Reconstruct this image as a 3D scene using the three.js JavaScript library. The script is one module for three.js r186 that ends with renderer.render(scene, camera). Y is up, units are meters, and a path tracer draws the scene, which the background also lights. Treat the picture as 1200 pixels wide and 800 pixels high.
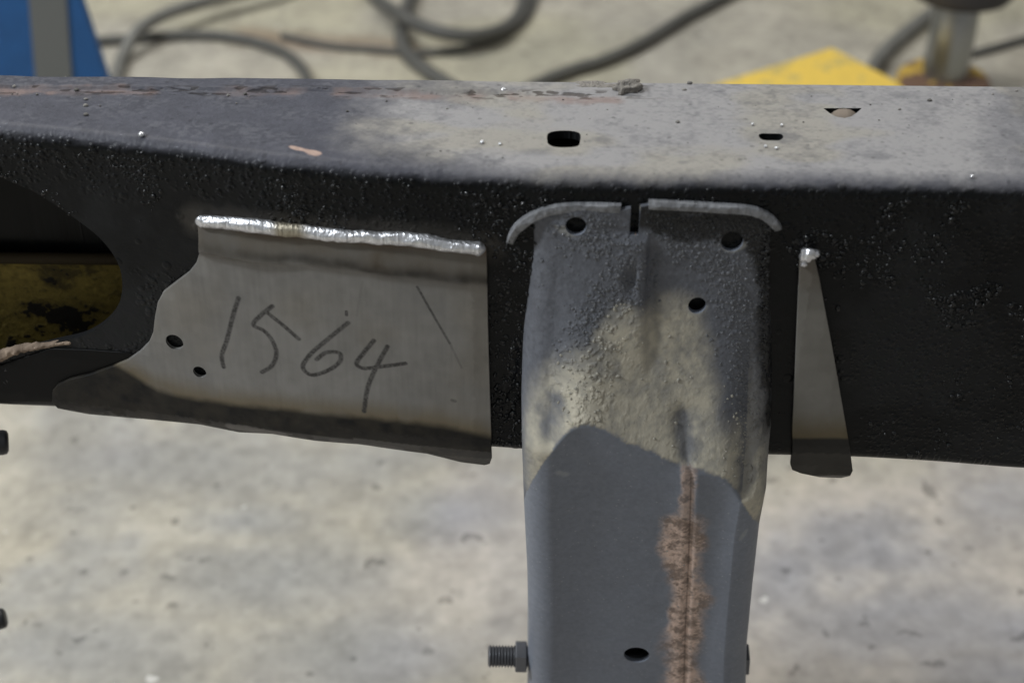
import * as THREE from 'three';
import { mergeGeometries, mergeVertices, toCreasedNormals } from 'three/addons/utils/BufferGeometryUtils.js';
import { TessellateModifier } from 'three/addons/modifiers/TessellateModifier.js';
import { RectAreaLightUniformsLib } from 'three/addons/lights/RectAreaLightUniformsLib.js';
import { Brush, Evaluator, SUBTRACTION } from 'three-bvh-csg';

// ------------------------------------------------------------------ camera, light, exposure
const FLOOR = -0.5;
const scene = new THREE.Scene();
const camera = new THREE.PerspectiveCamera(25, 1024 / 682, 0.02, 60);
const PITCH = THREE.MathUtils.degToRad(36), DIST = 0.812, ROLL = THREE.MathUtils.degToRad(0.6);
camera.position.set(0, DIST * Math.sin(PITCH), DIST * Math.cos(PITCH));
camera.up.set(0, 1, 0);
camera.lookAt(0, 0, 0);
camera.rotateZ(ROLL);
camera.focus = 0.845;
camera.userData.fStop = 5.6;
camera.updateMatrixWorld(true);
camera.updateProjectionMatrix();

scene.background = new THREE.Color(0.20, 0.205, 0.21);      // what the unseen workshop sends back from all sides
RectAreaLightUniformsLib.init();
const LAMPS = [   // ceiling fittings 3.1 m above the floor: x, z, strength
  [-3.1, 0.5, 94], [-1.1, -1.5, 22], [1.2, -1.0, 12],  // first one added as a stand-in for cool daylight from the left
];
const renderer = new THREE.WebGLRenderer({ antialias: true });
renderer.setSize(1024, 682);
renderer.toneMapping = THREE.LinearToneMapping;
renderer.toneMappingExposure = 1.1;
renderer.shadowMap.enabled = true;
renderer.shadowMap.type = THREE.PCFSoftShadowMap;

// ------------------------------------------------------------------ helpers
const V3 = (x, y, z) => new THREE.Vector3(x, y, z);
const clamp = (x, a = 0, b = 1) => Math.min(b, Math.max(a, x));
const mix = (a, b, t) => a + (b - a) * t;
const sst = (a, b, x) => { const t = clamp((x - a) / (b - a)); return t * t * (3 - 2 * t); };
const interp = (pts, x) => {           // piecewise linear
  if (x <= pts[0][0]) return pts[0][1];
  for (let i = 1; i < pts.length; i++) if (x <= pts[i][0]) return mix(pts[i - 1][1], pts[i][1], (x - pts[i - 1][0]) / (pts[i][0] - pts[i - 1][0]));
  return pts[pts.length - 1][1];
};
function hash(i, j, s) {
  let h = Math.imul(i, 374761393) ^ Math.imul(j, 668265263) ^ Math.imul(s + 1, 1274126177);
  h = Math.imul(h ^ (h >>> 13), 1274126177); h ^= h >>> 16;
  h = Math.imul(h, 2246822519); h ^= h >>> 13;
  return (h >>> 0) / 4294967296;
}
function vn(x, y, s) {
  const i = Math.floor(x), j = Math.floor(y); let a = x - i, b = y - j;
  a = a * a * (3 - 2 * a); b = b * b * (3 - 2 * b);
  const p = hash(i, j, s), q = hash(i + 1, j, s), r = hash(i, j + 1, s), t = hash(i + 1, j + 1, s);
  return p + (q - p) * a + (r - p) * b + (p - q - r + t) * a * b;
}
function fbm(x, y, s, oct = 4) {
  let v = 0, w = 0.5, n = 0;
  for (let o = 0; o < oct; o++) { v += w * vn(x, y, s + o * 17); n += w; w *= 0.5; const t = x; x = 1.6 * x + 1.2 * y + 3.1; y = 1.6 * y - 1.2 * t + 7.7; }
  return v / n;
}
// domes scattered one per cell: 0..1 height
function lumps(x, y, cell, dens, s, rmin = 0.2, rmax = 0.5) {
  x /= cell; y /= cell;
  const i = Math.floor(x), j = Math.floor(y); let best = 0;
  for (let a = -1; a <= 1; a++) for (let b = -1; b <= 1; b++) {
    if (hash(i + a, j + b, s) > dens) continue;
    const cx = i + a + hash(i + a, j + b, s + 1), cy = j + b + hash(i + a, j + b, s + 2);
    const k = hash(i + a, j + b, s + 3), r = rmin + (rmax - rmin) * k * k;
    const d = ((x - cx) * (x - cx) + (y - cy) * (y - cy)) / (r * r);
    if (d < 1) { const q = 1 - d, h = q * (2 - q) * Math.min(1, r * 2.2); if (h > best) best = h; }
  }
  return best;
}
function segDist(x, y, pts) {
  let best = 1e9;
  for (let i = 1; i < pts.length; i++) {
    const ax = pts[i - 1][0], ay = pts[i - 1][1], dx = pts[i][0] - ax, dy = pts[i][1] - ay;
    const t = clamp(((x - ax) * dx + (y - ay) * dy) / (dx * dx + dy * dy || 1));
    const u = x - ax - dx * t, v = y - ay - dy * t, d = u * u + v * v;
    if (d < best) best = d;
  }
  return Math.sqrt(best);
}
// a sight line through a place on the photograph (1200 x 800), cut with a plane of the scene
const ray = (px, py) => V3(px / 600 - 1, 1 - py / 400, 0.5).unproject(camera).sub(camera.position).normalize();
const onZ = (px, py, z) => { const d = ray(px, py); return camera.position.clone().addScaledVector(d, (z - camera.position.z) / d.z); };
const onY = (px, py, y) => { const d = ray(px, py); return camera.position.clone().addScaledVector(d, (y - camera.position.y) / d.y); };
const onF = (px, py, f) => { let z = 0, p; for (let k = 0; k < 25; k++) { p = onZ(px, py, z); z = mix(z, f(p.x, p.y), 0.7); } return onZ(px, py, z); };
const xz = (list, y) => list.map(([a, b]) => { const p = onY(a, b, y); return [p.x, p.z]; });
const xyF = (list, f) => list.map(([a, b]) => { const p = onF(a, b, f); return [p.x, p.y]; });

const enc = (c) => { c = clamp(c); return Math.round(255 * (c <= 0.0031308 ? 12.92 * c : 1.055 * Math.pow(c, 1 / 2.4) - 0.055)); };
// fn(u, v, out): out = [r, g, b (linear), roughness, metalness, height]
function bake(w, h, fn, wrap = THREE.ClampToEdgeWrapping) {
  const C = new Uint8Array(w * h * 4), R = new Uint8Array(w * h * 4), B = new Uint8Array(w * h * 4), o = [0, 0, 0, 0, 0, 0];
  for (let j = 0; j < h; j++) for (let i = 0; i < w; i++) {
    fn((i + 0.5) / w, (j + 0.5) / h, o);
    const k = (j * w + i) * 4;
    C[k] = enc(o[0]); C[k + 1] = enc(o[1]); C[k + 2] = enc(o[2]); C[k + 3] = 255;
    R[k] = 0; R[k + 1] = Math.round(255 * clamp(o[3])); R[k + 2] = Math.round(255 * clamp(o[4])); R[k + 3] = 255;
    B[k] = B[k + 1] = B[k + 2] = Math.round(255 * clamp(o[5])); B[k + 3] = 255;
  }
  const made = [C, R, B].map((d, n) => {
    const t = new THREE.DataTexture(d, w, h, THREE.RGBAFormat);
    t.magFilter = THREE.LinearFilter; t.minFilter = THREE.LinearFilter; t.wrapS = t.wrapT = wrap;
    if (n === 0) t.colorSpace = THREE.SRGBColorSpace;
    t.needsUpdate = true; return t;
  });
  return { map: made[0], roughnessMap: made[1], metalnessMap: made[1], bumpMap: made[2] };
}
const baked = (t, bumpScale, more = {}) => new THREE.MeshPhysicalMaterial({ ...t, color: 0xffffff, roughness: 1, metalness: 1, bumpScale, ...more });
const plain = (r, g, b, roughness = 0.6, metalness = 0) => new THREE.MeshStandardMaterial({ color: new THREE.Color().setRGB(r, g, b), roughness, metalness });

function add(name, geometry, material, parent, label) {
  const m = new THREE.Mesh(geometry, material); m.name = name; m.castShadow = m.receiveShadow = true;
  if (label) m.userData.label = label;
  (parent || scene).add(m); return m;
}
function thing(name, label, category, group) {
  const g = new THREE.Group(); g.name = name; g.userData = { label, category }; if (group) g.userData.group = group; scene.add(g); return g;
}
const csg = new Evaluator(); csg.useGroups = false; csg.attributes = ['position', 'uv', 'normal'];
function ready(g) {
  if (!g.attributes.uv) g.setAttribute('uv', new THREE.BufferAttribute(new Float32Array(g.attributes.position.count * 2), 2));
  if (!g.attributes.normal) g.computeVertexNormals();
  return new Brush(g);
}
function cut(geometry, tools) {
  let a = ready(geometry); a.updateMatrixWorld();
  for (const t of tools) { const b = ready(t); b.updateMatrixWorld(); a = csg.evaluate(a, b, SUBTRACTION); a.updateMatrixWorld(); }
  return a.geometry;
}
const shapeOf = (pts) => new THREE.Shape(pts.map(([x, y]) => new THREE.Vector2(x, y)));
// a sheet cut to an outline (x, y), pressed to shape by bend(x, y) -> z of its back; uv is metric in a box
function sheet(outline, holes, thick, bevel, bend, box, edge = 0.004, sharp = 0.6) {
  const s = shapeOf(outline); for (const h of holes) s.holes.push(new THREE.Path(h.map(([x, y]) => new THREE.Vector2(x, y))));
  let g = new THREE.ExtrudeGeometry(s, { depth: thick - 2 * bevel, bevelEnabled: true, bevelSize: bevel, bevelOffset: -bevel, bevelThickness: bevel, bevelSegments: 3, curveSegments: 8 });
  g.translate(0, 0, bevel);
  g.deleteAttribute('normal'); g.deleteAttribute('uv');
  g = new TessellateModifier(edge, 17).modify(g);
  const p = g.attributes.position, uv = new Float32Array(p.count * 2);
  for (let i = 0; i < p.count; i++) {
    const x = p.getX(i), y = p.getY(i);
    uv[i * 2] = (x - box[0]) / box[2]; uv[i * 2 + 1] = (y - box[1]) / box[3];
    p.setZ(i, p.getZ(i) + bend(x, y));
  }
  g.deleteAttribute('normal');
  g.setAttribute('uv', new THREE.BufferAttribute(uv, 2));
  return toCreasedNormals(mergeVertices(g, 1e-6), sharp);
}
const ringPts = (cx, cy, rx, ry, n = 24) => Array.from({ length: n }, (_, i) => [cx + rx * Math.cos(-i / n * 2 * Math.PI), cy + ry * Math.sin(-i / n * 2 * Math.PI)]);
// a bead laid along a path of points, lumpy: r(s, a) radius
function bead(path, rad, nAlong, nRound, squash = 1) {
  const c = new THREE.CatmullRomCurve3(path), pos = [], uv = [], idx = [];
  for (let i = 0; i <= nAlong; i++) {
    const t = i / nAlong, p = c.getPointAt(t), T = c.getTangentAt(t), N = V3(0, 0, 1).addScaledVector(T, -T.z).normalize(), Bn = T.clone().cross(N);
    const end = Math.sqrt(clamp(Math.min(t, 1 - t) * 50, 0.02, 1));
    for (let j = 0; j <= nRound; j++) {
      const a = (j % nRound) / nRound * 2 * Math.PI, r = rad(t, a) * end;
      const q = p.clone().addScaledVector(N, Math.cos(a) * r * squash).addScaledVector(Bn, Math.sin(a) * r);
      pos.push(q.x, q.y, q.z); uv.push(t, j / nRound);
    }
  }
  for (let i = 0; i < nAlong; i++) for (let j = 0; j < nRound; j++) { const a = i * (nRound + 1) + j, b = a + nRound + 1; idx.push(a, b, a + 1, b, b + 1, a + 1); }
  let g = new THREE.BufferGeometry(); g.setAttribute('position', new THREE.Float32BufferAttribute(pos, 3)); g.setIndex(idx);
  g = mergeVertices(g, 1e-6); g.computeVertexNormals(); return g;
}
// an uneven rounded clod
function clod(rx, ry, rz, seed, rough = 0.35, detail = 4) {
  let g = new THREE.IcosahedronGeometry(1, detail); g.deleteAttribute('uv'); g.deleteAttribute('normal'); g = mergeVertices(g, 1e-5);
  const p = g.attributes.position;
  for (let i = 0; i < p.count; i++) {
    const x = p.getX(i), y = p.getY(i), z = p.getZ(i);
    const k = 1 - rough + 2 * rough * fbm(x * 2.1 + z * 1.3 + 9, y * 2.1 - z * 1.7 + 9, seed, 3);
    p.setXYZ(i, x * k * rx, y * k * ry, z * k * rz);
  }
  g.computeVertexNormals(); return g;
}

// ------------------------------------------------------------------ the floor
const FB = [-1.1, -2.0, 2.2, 2.2];    // the part of the floor that the texture covers without repeating
const blots = [[315, 674, .10, .05], [283, 611, .06, .03], [430, 768, .10, .05], [68, 758, .12, .05], [525, 600, .06, .04], [922, 670, .05, .07], [1076, 730, .14, .05], [1190, 740, .08, .05], [1188, 790, .10, .04], [1000, 640, .09, .06], [200, 540, .12, .04], [640, 60, .15, .12]]
  .map(([a, b, rx, rz]) => { const p = onY(a, b, FLOOR); return [p.x, p.z, rx, rz]; });
const rustTrail = xz([[290, 42], [380, 52], [480, 58]], FLOOR);
const floorTex = bake(2048, 2048, (u, v, o) => {
  const x = FB[0] + u * FB[2], z = FB[1] + v * FB[3];
  const big = fbm(x * 4 + 3, z * 4 + 8, 11, 4), mid = fbm(x * 16, z * 18, 23, 4), fine = fbm(x * 90, z * 90, 31, 3);
  let r = 0.412, g = 0.380, b = 0.346;
  const warm = sst(0.42, 0.62, big + 0.25 * (mid - 0.5));
  r = mix(r, 0.455, warm); g = mix(g, 0.412, warm); b = mix(b, 0.360, warm);
  let blue = 0;
  for (const q of blots) { const dx = (x - q[0]) / q[2], dz = (z - q[1]) / q[3]; const d = dx * dx + dz * dz; if (d < 4) blue = Math.max(blue, sst(1.5, 0.1, Math.sqrt(d) + 1.5 * (mid - 0.5))); }
  blue = Math.max(0.8 * blue, 0.6 * sst(0.52, 0.7, fbm(x * 5 + 40, z * 6 + 2, 47, 5)));
  blue *= 0.55 + 0.9 * mid; blue = clamp(blue);
  r = mix(r, 0.285, blue); g = mix(g, 0.282, blue); b = mix(b, 0.298, blue);
  const farTone = sst(-0.03, 0.03, -0.95 - z + 0.15 * (big - 0.5));   // far floor painted darker and yellower, as if less lit
  r = mix(r, 0.36, farTone * 0.75); g = mix(g, 0.335, farTone * 0.75); b = mix(b, 0.27, farTone * 0.75);
  const m = 0.72 + 0.42 * mid + 0.22 * (fine - 0.5) * 2;
  r *= m; g *= m; b *= m;
  const far = sst(0.45, 0.6, fbm(x * 3 + 9, z * 3 - 5, 71, 3)); b *= 1 - 0.09 * far;   // a yellowish tone in patches
  const rt = segDist(x, z, rustTrail);
  if (rt < 0.09) { const k = sst(0.05, 0.0, rt + 0.05 * (mid - 0.5)) * 0.6; r = mix(r, 0.2, k); g = mix(g, 0.13, k); b = mix(b, 0.08, k); }
  const wx = x + 0.016 * (mid - 0.5) + 0.012 * (fine - 0.5), wz = z + 0.016 * (fbm(x * 40, z * 40, 29, 2) - 0.5);
  const chip = lumps(wx, wz * 1.2, 0.05, 0.22, 61, 0.03, 0.15) + sst(0.76, 0.86, fbm(x * 55, z * 60, 63, 4)), light = lumps(wx, wz, 0.07, 0.12, 67, 0.02, 0.08);
  if (chip > 0) { const k = sst(0, 0.3, chip) * 0.38; r *= 1 - k; g *= 1 - k; b *= 1 - k; }
  if (light > 0) { const k = sst(0, 0.1, light) * 0.6; r = mix(r, 0.7, k); g = mix(g, 0.68, k); b = mix(b, 0.64, k); }
  o[0] = r; o[1] = g; o[2] = b; o[3] = 0.62 + 0.25 * mid - 0.1 * blue; o[4] = 0; o[5] = 0.5 + 0.3 * (fine - 0.5) + 0.4 * (mid - 0.5) - 0.2 * chip;
}, THREE.MirroredRepeatWrapping);
{
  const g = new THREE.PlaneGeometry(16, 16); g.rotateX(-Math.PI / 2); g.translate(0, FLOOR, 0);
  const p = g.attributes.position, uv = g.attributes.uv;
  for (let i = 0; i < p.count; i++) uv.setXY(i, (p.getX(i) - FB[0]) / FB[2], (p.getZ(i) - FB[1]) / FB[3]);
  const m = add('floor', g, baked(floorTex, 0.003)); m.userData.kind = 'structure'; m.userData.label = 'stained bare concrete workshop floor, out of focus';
}
// ceiling fittings: each a glowing tray and its light
LAMPS.forEach(([x, z, s], i) => {
  const t = thing(i ? 'ceiling_light_00' + i : 'ceiling_light', ['unseen white ceiling fitting at far left, added in place of cool side daylight', 'white fluorescent ceiling fitting above the floor behind the rail, left side', 'white fluorescent ceiling fitting above the floor behind the rail, right side'][i], 'ceiling light', 'ceiling fittings above the picture');
  t.position.set(x, 2.6, z);
  const W = 1.5, D = 0.36;
  const tray = mergeGeometries([new THREE.BoxGeometry(W + 0.06, 0.05, 0.03).translate(0, 0, D / 2 + 0.015), new THREE.BoxGeometry(W + 0.06, 0.05, 0.03).translate(0, 0, -D / 2 - 0.015), new THREE.BoxGeometry(W + 0.06, 0.01, D).translate(0, 0.02, 0), new THREE.BoxGeometry(0.03, 0.05, D).translate(W / 2 + 0.015, 0, 0), new THREE.BoxGeometry(0.03, 0.05, D).translate(-W / 2 - 0.015, 0, 0)]);
  add('housing', tray, plain(0.75, 0.75, 0.75), t);
  const glow = plain(0.8, 0.8, 0.8); glow.emissive = new THREE.Color(0.93, 0.97, 1); glow.emissiveIntensity = 2;
  add('diffuser', new THREE.BoxGeometry(W, 0.01, D).translate(0, -0.005, 0), glow, t);
  const l = new THREE.RectAreaLight(i ? new THREE.Color(1.0, 0.98, 0.93) : new THREE.Color(0.91, 0.96, 1.0), s, W, D);
  l.position.set(0, -0.014, 0); l.rotation.x = -Math.PI / 2; t.add(l);
});

// ------------------------------------------------------------------ the rail
const YT = 0.103, ZR = -0.101, RC = 0.009, WALL = 0.0045;
const X0 = -0.46, XL = 0.92;
// front face line, read where the top turns into the front
const nose = [[0, 153], [100, 161], [200, 173], [300, 187], [400, 198], [500, 206], [600, 211], [700, 213], [900, 215], [1200, 219]].map(([a, b]) => { const p = onY(a, b, YT - 0.003); return [p.x, p.z + 0.003]; });
{ const [a, b] = nose; nose.unshift([X0, a[1] - (a[0] - X0) * (b[1] - a[1]) / (b[0] - a[0]) * 0.8]); const e = nose[nose.length - 1]; nose.push([X0 + XL, e[1]]); }
const ZF = (x) => { let s = 0; for (let k = -3; k <= 3; k++) s += interp(nose, x + k * 0.012); return s / 7; };
const webF = (x) => ZF(x);
const foot = [[0, 474], [60, 476], [300, 500], [578, 523], [620, 527], [905, 533], [1000, 535], [1090, 540], [1200, 549]].map(([a, b]) => { const p = onF(a, b, (x) => ZF(x) - 0.003); return [p.x, p.y - 0.002]; });
const YB = (x) => { let s = 0; for (let k = -2; k <= 2; k++) s += interp(foot, x + k * 0.006); return s / 5; };
const seamZ = (x) => ZR + 0.0185 + 0.001 * (fbm(x * 30 + 9, 3, 5, 3) - 0.5);
const stepH = (x) => mix(0.0014, 0.0003, sst(0.02, 0.09, x)) * (0.7 + 0.6 * vn(x * 40 + 9, 1, 8));
// profile points [z, y, v] for a station, inset by k (0 outer)
function profile(x, k) {
  const zf = ZF(x) - k, zr = ZR + k, yt = YT - k, yb = YB(x) + k, r = Math.max(RC - k, 0.003), q = Math.max(0.006 - k, 0.002), out = [];
  const arc = (cz, cy, rad, a0, a1, n, v0, v1) => { for (let i = 0; i <= n; i++) { const t = i / n, a = mix(a0, a1, t); out.push([cz + rad * Math.cos(a), cy + rad * Math.sin(a), mix(v0, v1, t)]); } };
  const P = Math.PI;
  for (let i = 0; i < 4; i++) out.push([zr, mix(yb + q, yt - q, i / 4), mix(0, 0.03, i / 4)]);
  arc(zr + q, yt - q, q, P, P / 2, 5, 0.03, 0.05);
  const n1 = 56, za = zr + q, zb = zf - r;
  for (let i = 1; i < n1; i++) {
    const z = mix(za, zb, i / n1);
    const lift = k ? 0 : stepH(x) * sst(seamZ(x) + 0.0006, seamZ(x) - 0.0006, z) + 0.0005 * (fbm(x * 25 + 7, z * 25 + 5, 91, 3) - 0.5);
    out.push([z, yt + lift, mix(0.05, 0.40, i / n1)]);
  }
  arc(zf - r, yt - r, r, P / 2, 0, 12, 0.40, 0.44);
  const n2 = 60;
  for (let i = 1; i < n2; i++) { const y = mix(yt - r, yb + r, i / n2), dent = k ? 0 : 0.0012 * (fbm(x * 22 + 4, y * 22 + 9, 37, 3) - 0.5) * sst(0, 6, Math.min(i, n2 - i)); out.push([zf + dent, y, mix(0.44, 0.92, i / n2)]); }
  arc(zf - r, yb + r, r, 0, -P / 2, 8, 0.92, 0.95);
  for (let i = 1; i < 4; i++) out.push([mix(zf - r, zr + q, i / 4), yb, mix(0.95, 0.98, i / 4)]);
  arc(zr + q, yb + q, q, -P / 2, -P, 4, 0.98, 1);
  return out;
}
function railShell() {
  const NX = 230, pos = [], uv = [], idx = [];
  let n = 0;
  for (const k of [0, WALL]) for (let i = 0; i <= NX; i++) {
    const x = X0 + XL * i / NX, pr = profile(x, k); n = pr.length;
    for (const [z, y, v] of pr) { pos.push(x, y, z); uv.push(i / NX, k ? 0.965 : v); }
  }
  const off = (NX + 1) * n;
  for (let i = 0; i < NX; i++) for (let j = 0; j < n; j++) {
    const j1 = (j + 1) % n, a = i * n + j, b = i * n + j1, c = a + n, d = b + n;
    idx.push(a, b, c, b, d, c, a + off, c + off, b + off, b + off, c + off, d + off);
  }
  const g = new THREE.BufferGeometry(); g.setAttribute('position', new THREE.Float32BufferAttribute(pos, 3)); g.setAttribute('uv', new THREE.Float32BufferAttribute(uv, 2)); g.setIndex(idx);
  g.computeVertexNormals();
  const caps = [];   // the two cut ends
  for (const [i, flip] of [[0, 1], [NX, 0]]) {
    const p2 = [], id = [];
    for (let j = 0; j < n; j++) { const a = (i * n + j) * 3, b = (off + i * n + j) * 3; p2.push(pos[a], pos[a + 1], pos[a + 2], pos[b], pos[b + 1], pos[b + 2]); }
    for (let j = 0; j < n; j++) { const a = j * 2, b = ((j + 1) % n) * 2; if (flip) id.push(a, a + 1, b, b, a + 1, b + 1); else id.push(a, b, a + 1, b, b + 1, a + 1); }
    const c = new THREE.BufferGeometry(); c.setAttribute('position', new THREE.Float32BufferAttribute(p2, 3)); c.setAttribute('uv', new THREE.Float32BufferAttribute(new Float32Array(n * 4).fill(0.965), 2)); c.setIndex(id); c.computeVertexNormals(); caps.push(c);
  }
  return mergeGeometries([g, ...caps]);
}
const weldLine = [[229, 258], [262, 260], [300, 264], [345, 269], [400, 275], [440, 277], [490, 280], [530, 287], [569, 291]];
const weldXY = xyF(weldLine, (x) => ZF(x));
const crackLumps = [xyF([[1092, 352], [1110, 357], [1120, 372]], webF), xyF([[1120, 348], [1140, 345], [1160, 335]], webF), xyF([[1105, 372], [1125, 366], [1150, 352], [1165, 340]], webF), xyF([[1112, 380], [1135, 378]], webF), xyF([[1186, 360], [1200, 372]], webF), xyF([[590, 470], [600, 440], [606, 400]], webF), xyF([[592, 490], [604, 465]], webF)];
const topSpots = [[475, 150, 5, 3], [535, 190, 10, 6], [705, 163, 8, 3], [630, 178, 18, 5], [588, 187, 4, 3], [903, 160, 26, 8], [1060, 112, 13, 4], [1150, 205, 4, 2], [800, 190, 6, 2], [1030, 183, 16, 4], [876, 121, 4, 2]].map(([a, b, rx, rz]) => { const p = onY(a, b, YT); return [p.x, p.z, rx * 0.00047, rz * 0.00085]; });
const rustRuns = [xz([[-30, 107], [60, 107], [175, 108]], YT), xz([[262, 108], [345, 110]], YT), xz([[395, 110], [440, 112], [560, 114]], YT), xz([[600, 114], [720, 118]], YT)];
const chipMark = [xz([[341, 176], [360, 181], [374, 184]], YT - 0.002)];
const dustL = xz([[490, 95], [470, 110], [470, 130], [480, 160], [500, 205]], YT).map(([a, b]) => [b, a]).sort((a, b) => a[0] - b[0]);
const dustR = xz([[1185, 98], [1160, 130], [1160, 170], [1175, 215]], YT).map(([a, b]) => [b, a]).sort((a, b) => a[0] - b[0]);
const railTex = bake(2048, 1024, (u, v, o) => {
  const x = X0 + u * XL, zf = ZF(x);
  const fine = fbm(x * 900, v * 500, 7, 2);
  const toWeb = sst(0.416, 0.432, v + 0.012 * (fbm(x * 120, v * 90, 5, 3) - 0.5));   // where the coating begins
  let tr = 0, tg = 0, tb = 0, trough = 0.6, th = 0.4;
  if (v > 0.03 && v < 0.45) {                       // top
    const f = clamp((v - 0.05) / 0.35, 0, 1.12), z = mix(ZR + 0.006, zf - RC, f);
    const n = fbm(x * 28, z * 34, 3, 4), m = fbm(x * 110, z * 130, 13, 4), g2 = fbm(x * 420, z * 520, 19, 2);
    let d = sst(-0.045, 0.055, x - interp(dustL, z) + 0.10 * (n - 0.5) + 0.03 * (m - 0.5)) * mix(0.5, 1, sst(0.016, -0.016, x - interp(dustR, z) + 0.04 * (n - 0.5)));
    d *= 0.64 + 0.34 * n + 0.45 * (m - 0.5) + 0.5 * (g2 - 0.5);
    d *= sst(1.12, 0.93, f + 0.12 * (m - 0.5));      // dust thins out towards the nose
    d = clamp(d * 1.15);
    const base = 0.073 * (0.72 + 0.35 * m + 0.3 * g2);
    let r = base * 0.98, g = base, b = base * 1.22;
    const beige = sst(0.50, 0.62, fbm(x * 14 + 5, z * 30 + 1, 29, 3)) * 0.8;
    r = mix(r, mix(0.30, 0.315, beige), d); g = mix(g, mix(0.292, 0.296, beige), d); b = mix(b, mix(0.292, 0.258, beige), d);
    const left = 0.13 * sst(0.42, 0.75, fbm(x * 60 + 2, z * 90, 43, 4)) * sst(0.4, 0.65, g2) * (1 - d);
    r = mix(r, 0.26, left); g = mix(g, 0.26, left); b = mix(b, 0.27, left);
    let rust = 0;
    for (const q of rustRuns) { const k = segDist(x, z, q); if (k < 0.012) rust = Math.max(rust, sst(0.0075, 0.000, k + 0.010 * (m - 0.42))); }
    rust *= 0.35 + 0.65 * sst(0.35, 0.6, fbm(x * 60, z * 200, 53, 3));
    r = mix(r, 0.25, rust * 0.7); g = mix(g, 0.185, rust * 0.7); b = mix(b, 0.165, rust * 0.7);
    const flake = sst(0.60, 0.68, fbm(x * 130, z * 420, 59, 3)) * sst(0.007, 0.002, Math.abs(z - ZR - 0.0205)) * sst(0.10, 0.03, x) * 0.8;
    r *= 1 - 0.75 * flake; g *= 1 - 0.78 * flake; b *= 1 - 0.8 * flake;
    for (const q of topSpots) { const dx = (x - q[0]) / q[2], dz = (z - q[1]) / q[3], k = 0.4 * sst(1.5, 0.5, Math.sqrt(dx * dx + dz * dz) + 0.9 * (m - 0.5)); r = mix(r, 0.13, k); g = mix(g, 0.13, k); b = mix(b, 0.14, k); }
    const pit = lumps(x, z, 0.006, 0.3, 77, 0.05, 0.24);
    if (pit > 0) { r *= 1 - 0.6 * pit; g *= 1 - 0.6 * pit; b *= 1 - 0.6 * pit; }
    const c = segDist(x, z, chipMark[0]); if (c < 0.004) { const k = sst(0.0022, 0.0006, c + 0.004 * (m - 0.5)); r = mix(r, 0.42, k); g = mix(g, 0.30, k); b = mix(b, 0.25, k); }
    tr = r; tg = g; tb = b; trough = mix(0.46, 0.85, clamp(d + rust)) - 0.06 * (m - 0.5); th = 0.4 + 0.12 * (m - 0.5) + 0.16 * (g2 - 0.5) - 0.25 * flake - 0.1 * pit + 0.06 * lumps(x, z, 0.004, 0.3, 83, 0.1, 0.4) + 0.12 * (fbm(x * 1100, z * 1100, 87, 2) - 0.5);
    if (toWeb === 0) { o[0] = tr; o[1] = tg; o[2] = tb; o[3] = trough; o[4] = 0; o[5] = th; return; }
  }
  const y = v < 0.92 ? mix(YT - RC, YB(x) + RC, (v - 0.44) / 0.48) : -0.08;
  const n = fbm(x * 30 + 5, y * 30, 101, 4), m = fbm(x * 160, y * 160, 107, 3);
  // black underbody coating, thrown on unevenly
  const cover = sst(0.36, 0.62, fbm(x * 18 + 11, y * 20 + 4, 113, 3) + 0.35 * sst(0.05, 0.1, y));
  let l = Math.max(lumps(x, y, 0.0042, 0.75, 121, 0.14, 0.5), 0.8 * lumps(x + 0.3, y, 0.0026, 0.7, 131, 0.15, 0.5)) * cover;
  l = Math.max(l, 0.9 * lumps(x, y, 0.012, 0.22, 137, 0.08, 0.26));
  for (const q of crackLumps) { const k = segDist(x, y, q); if (k < 0.005) l = Math.max(l, sst(0.0032, 0.0004, k + 0.003 * (m - 0.5)) * (0.5 + 0.9 * m)); }
  let r = 0.0062 * (0.6 + 0.8 * n), g = 0.0068 * (0.6 + 0.8 * n), b = 0.0075 * (0.6 + 0.8 * n);
  const film = sst(0.46, 0.66, fbm(x * 14 + 8, y * 16 + 3, 139, 4) + 0.12 * sst(0.02, -0.15, x) + 0.15 * (m - 0.5)) * 0.007; r += film; g += film * 1.06; b += film * 1.12;   // thin grey dirt on the coating
  const wl = x > weldXY[0][0] - 0.02 && x < weldXY[8][0] + 0.02 ? segDist(x, y, weldXY) : 1;
  const scorch = wl < 0.016 ? sst(0.0125, 0.004, wl + 0.008 * (m - 0.5)) : 0;
  r = mix(r, 0.075, 0.7 * scorch * (0.4 + m)); g = mix(g, 0.068, 0.7 * scorch * (0.4 + m)); b = mix(b, 0.058, 0.7 * scorch * (0.4 + m));
  o[0] = mix(tr, r, toWeb); o[1] = mix(tg, g, toWeb); o[2] = mix(tb, b, toWeb); o[3] = mix(trough, clamp(0.20 + 0.30 * n + 0.5 * scorch - 0.10 * l, 0.16, 1), toWeb); o[4] = 0;
  o[5] = mix(th, 0.15 + 0.7 * l + 0.2 * m + 0.05 * fine, toWeb);
});
const railMat = baked(railTex, 0.0013, { specularIntensity: 0.36 });
const chassis = thing('chassis_rail', 'black box-section chassis rail crossing the picture, with bare steel patch marked 1564 and grey bracket', 'chassis rail');

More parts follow.
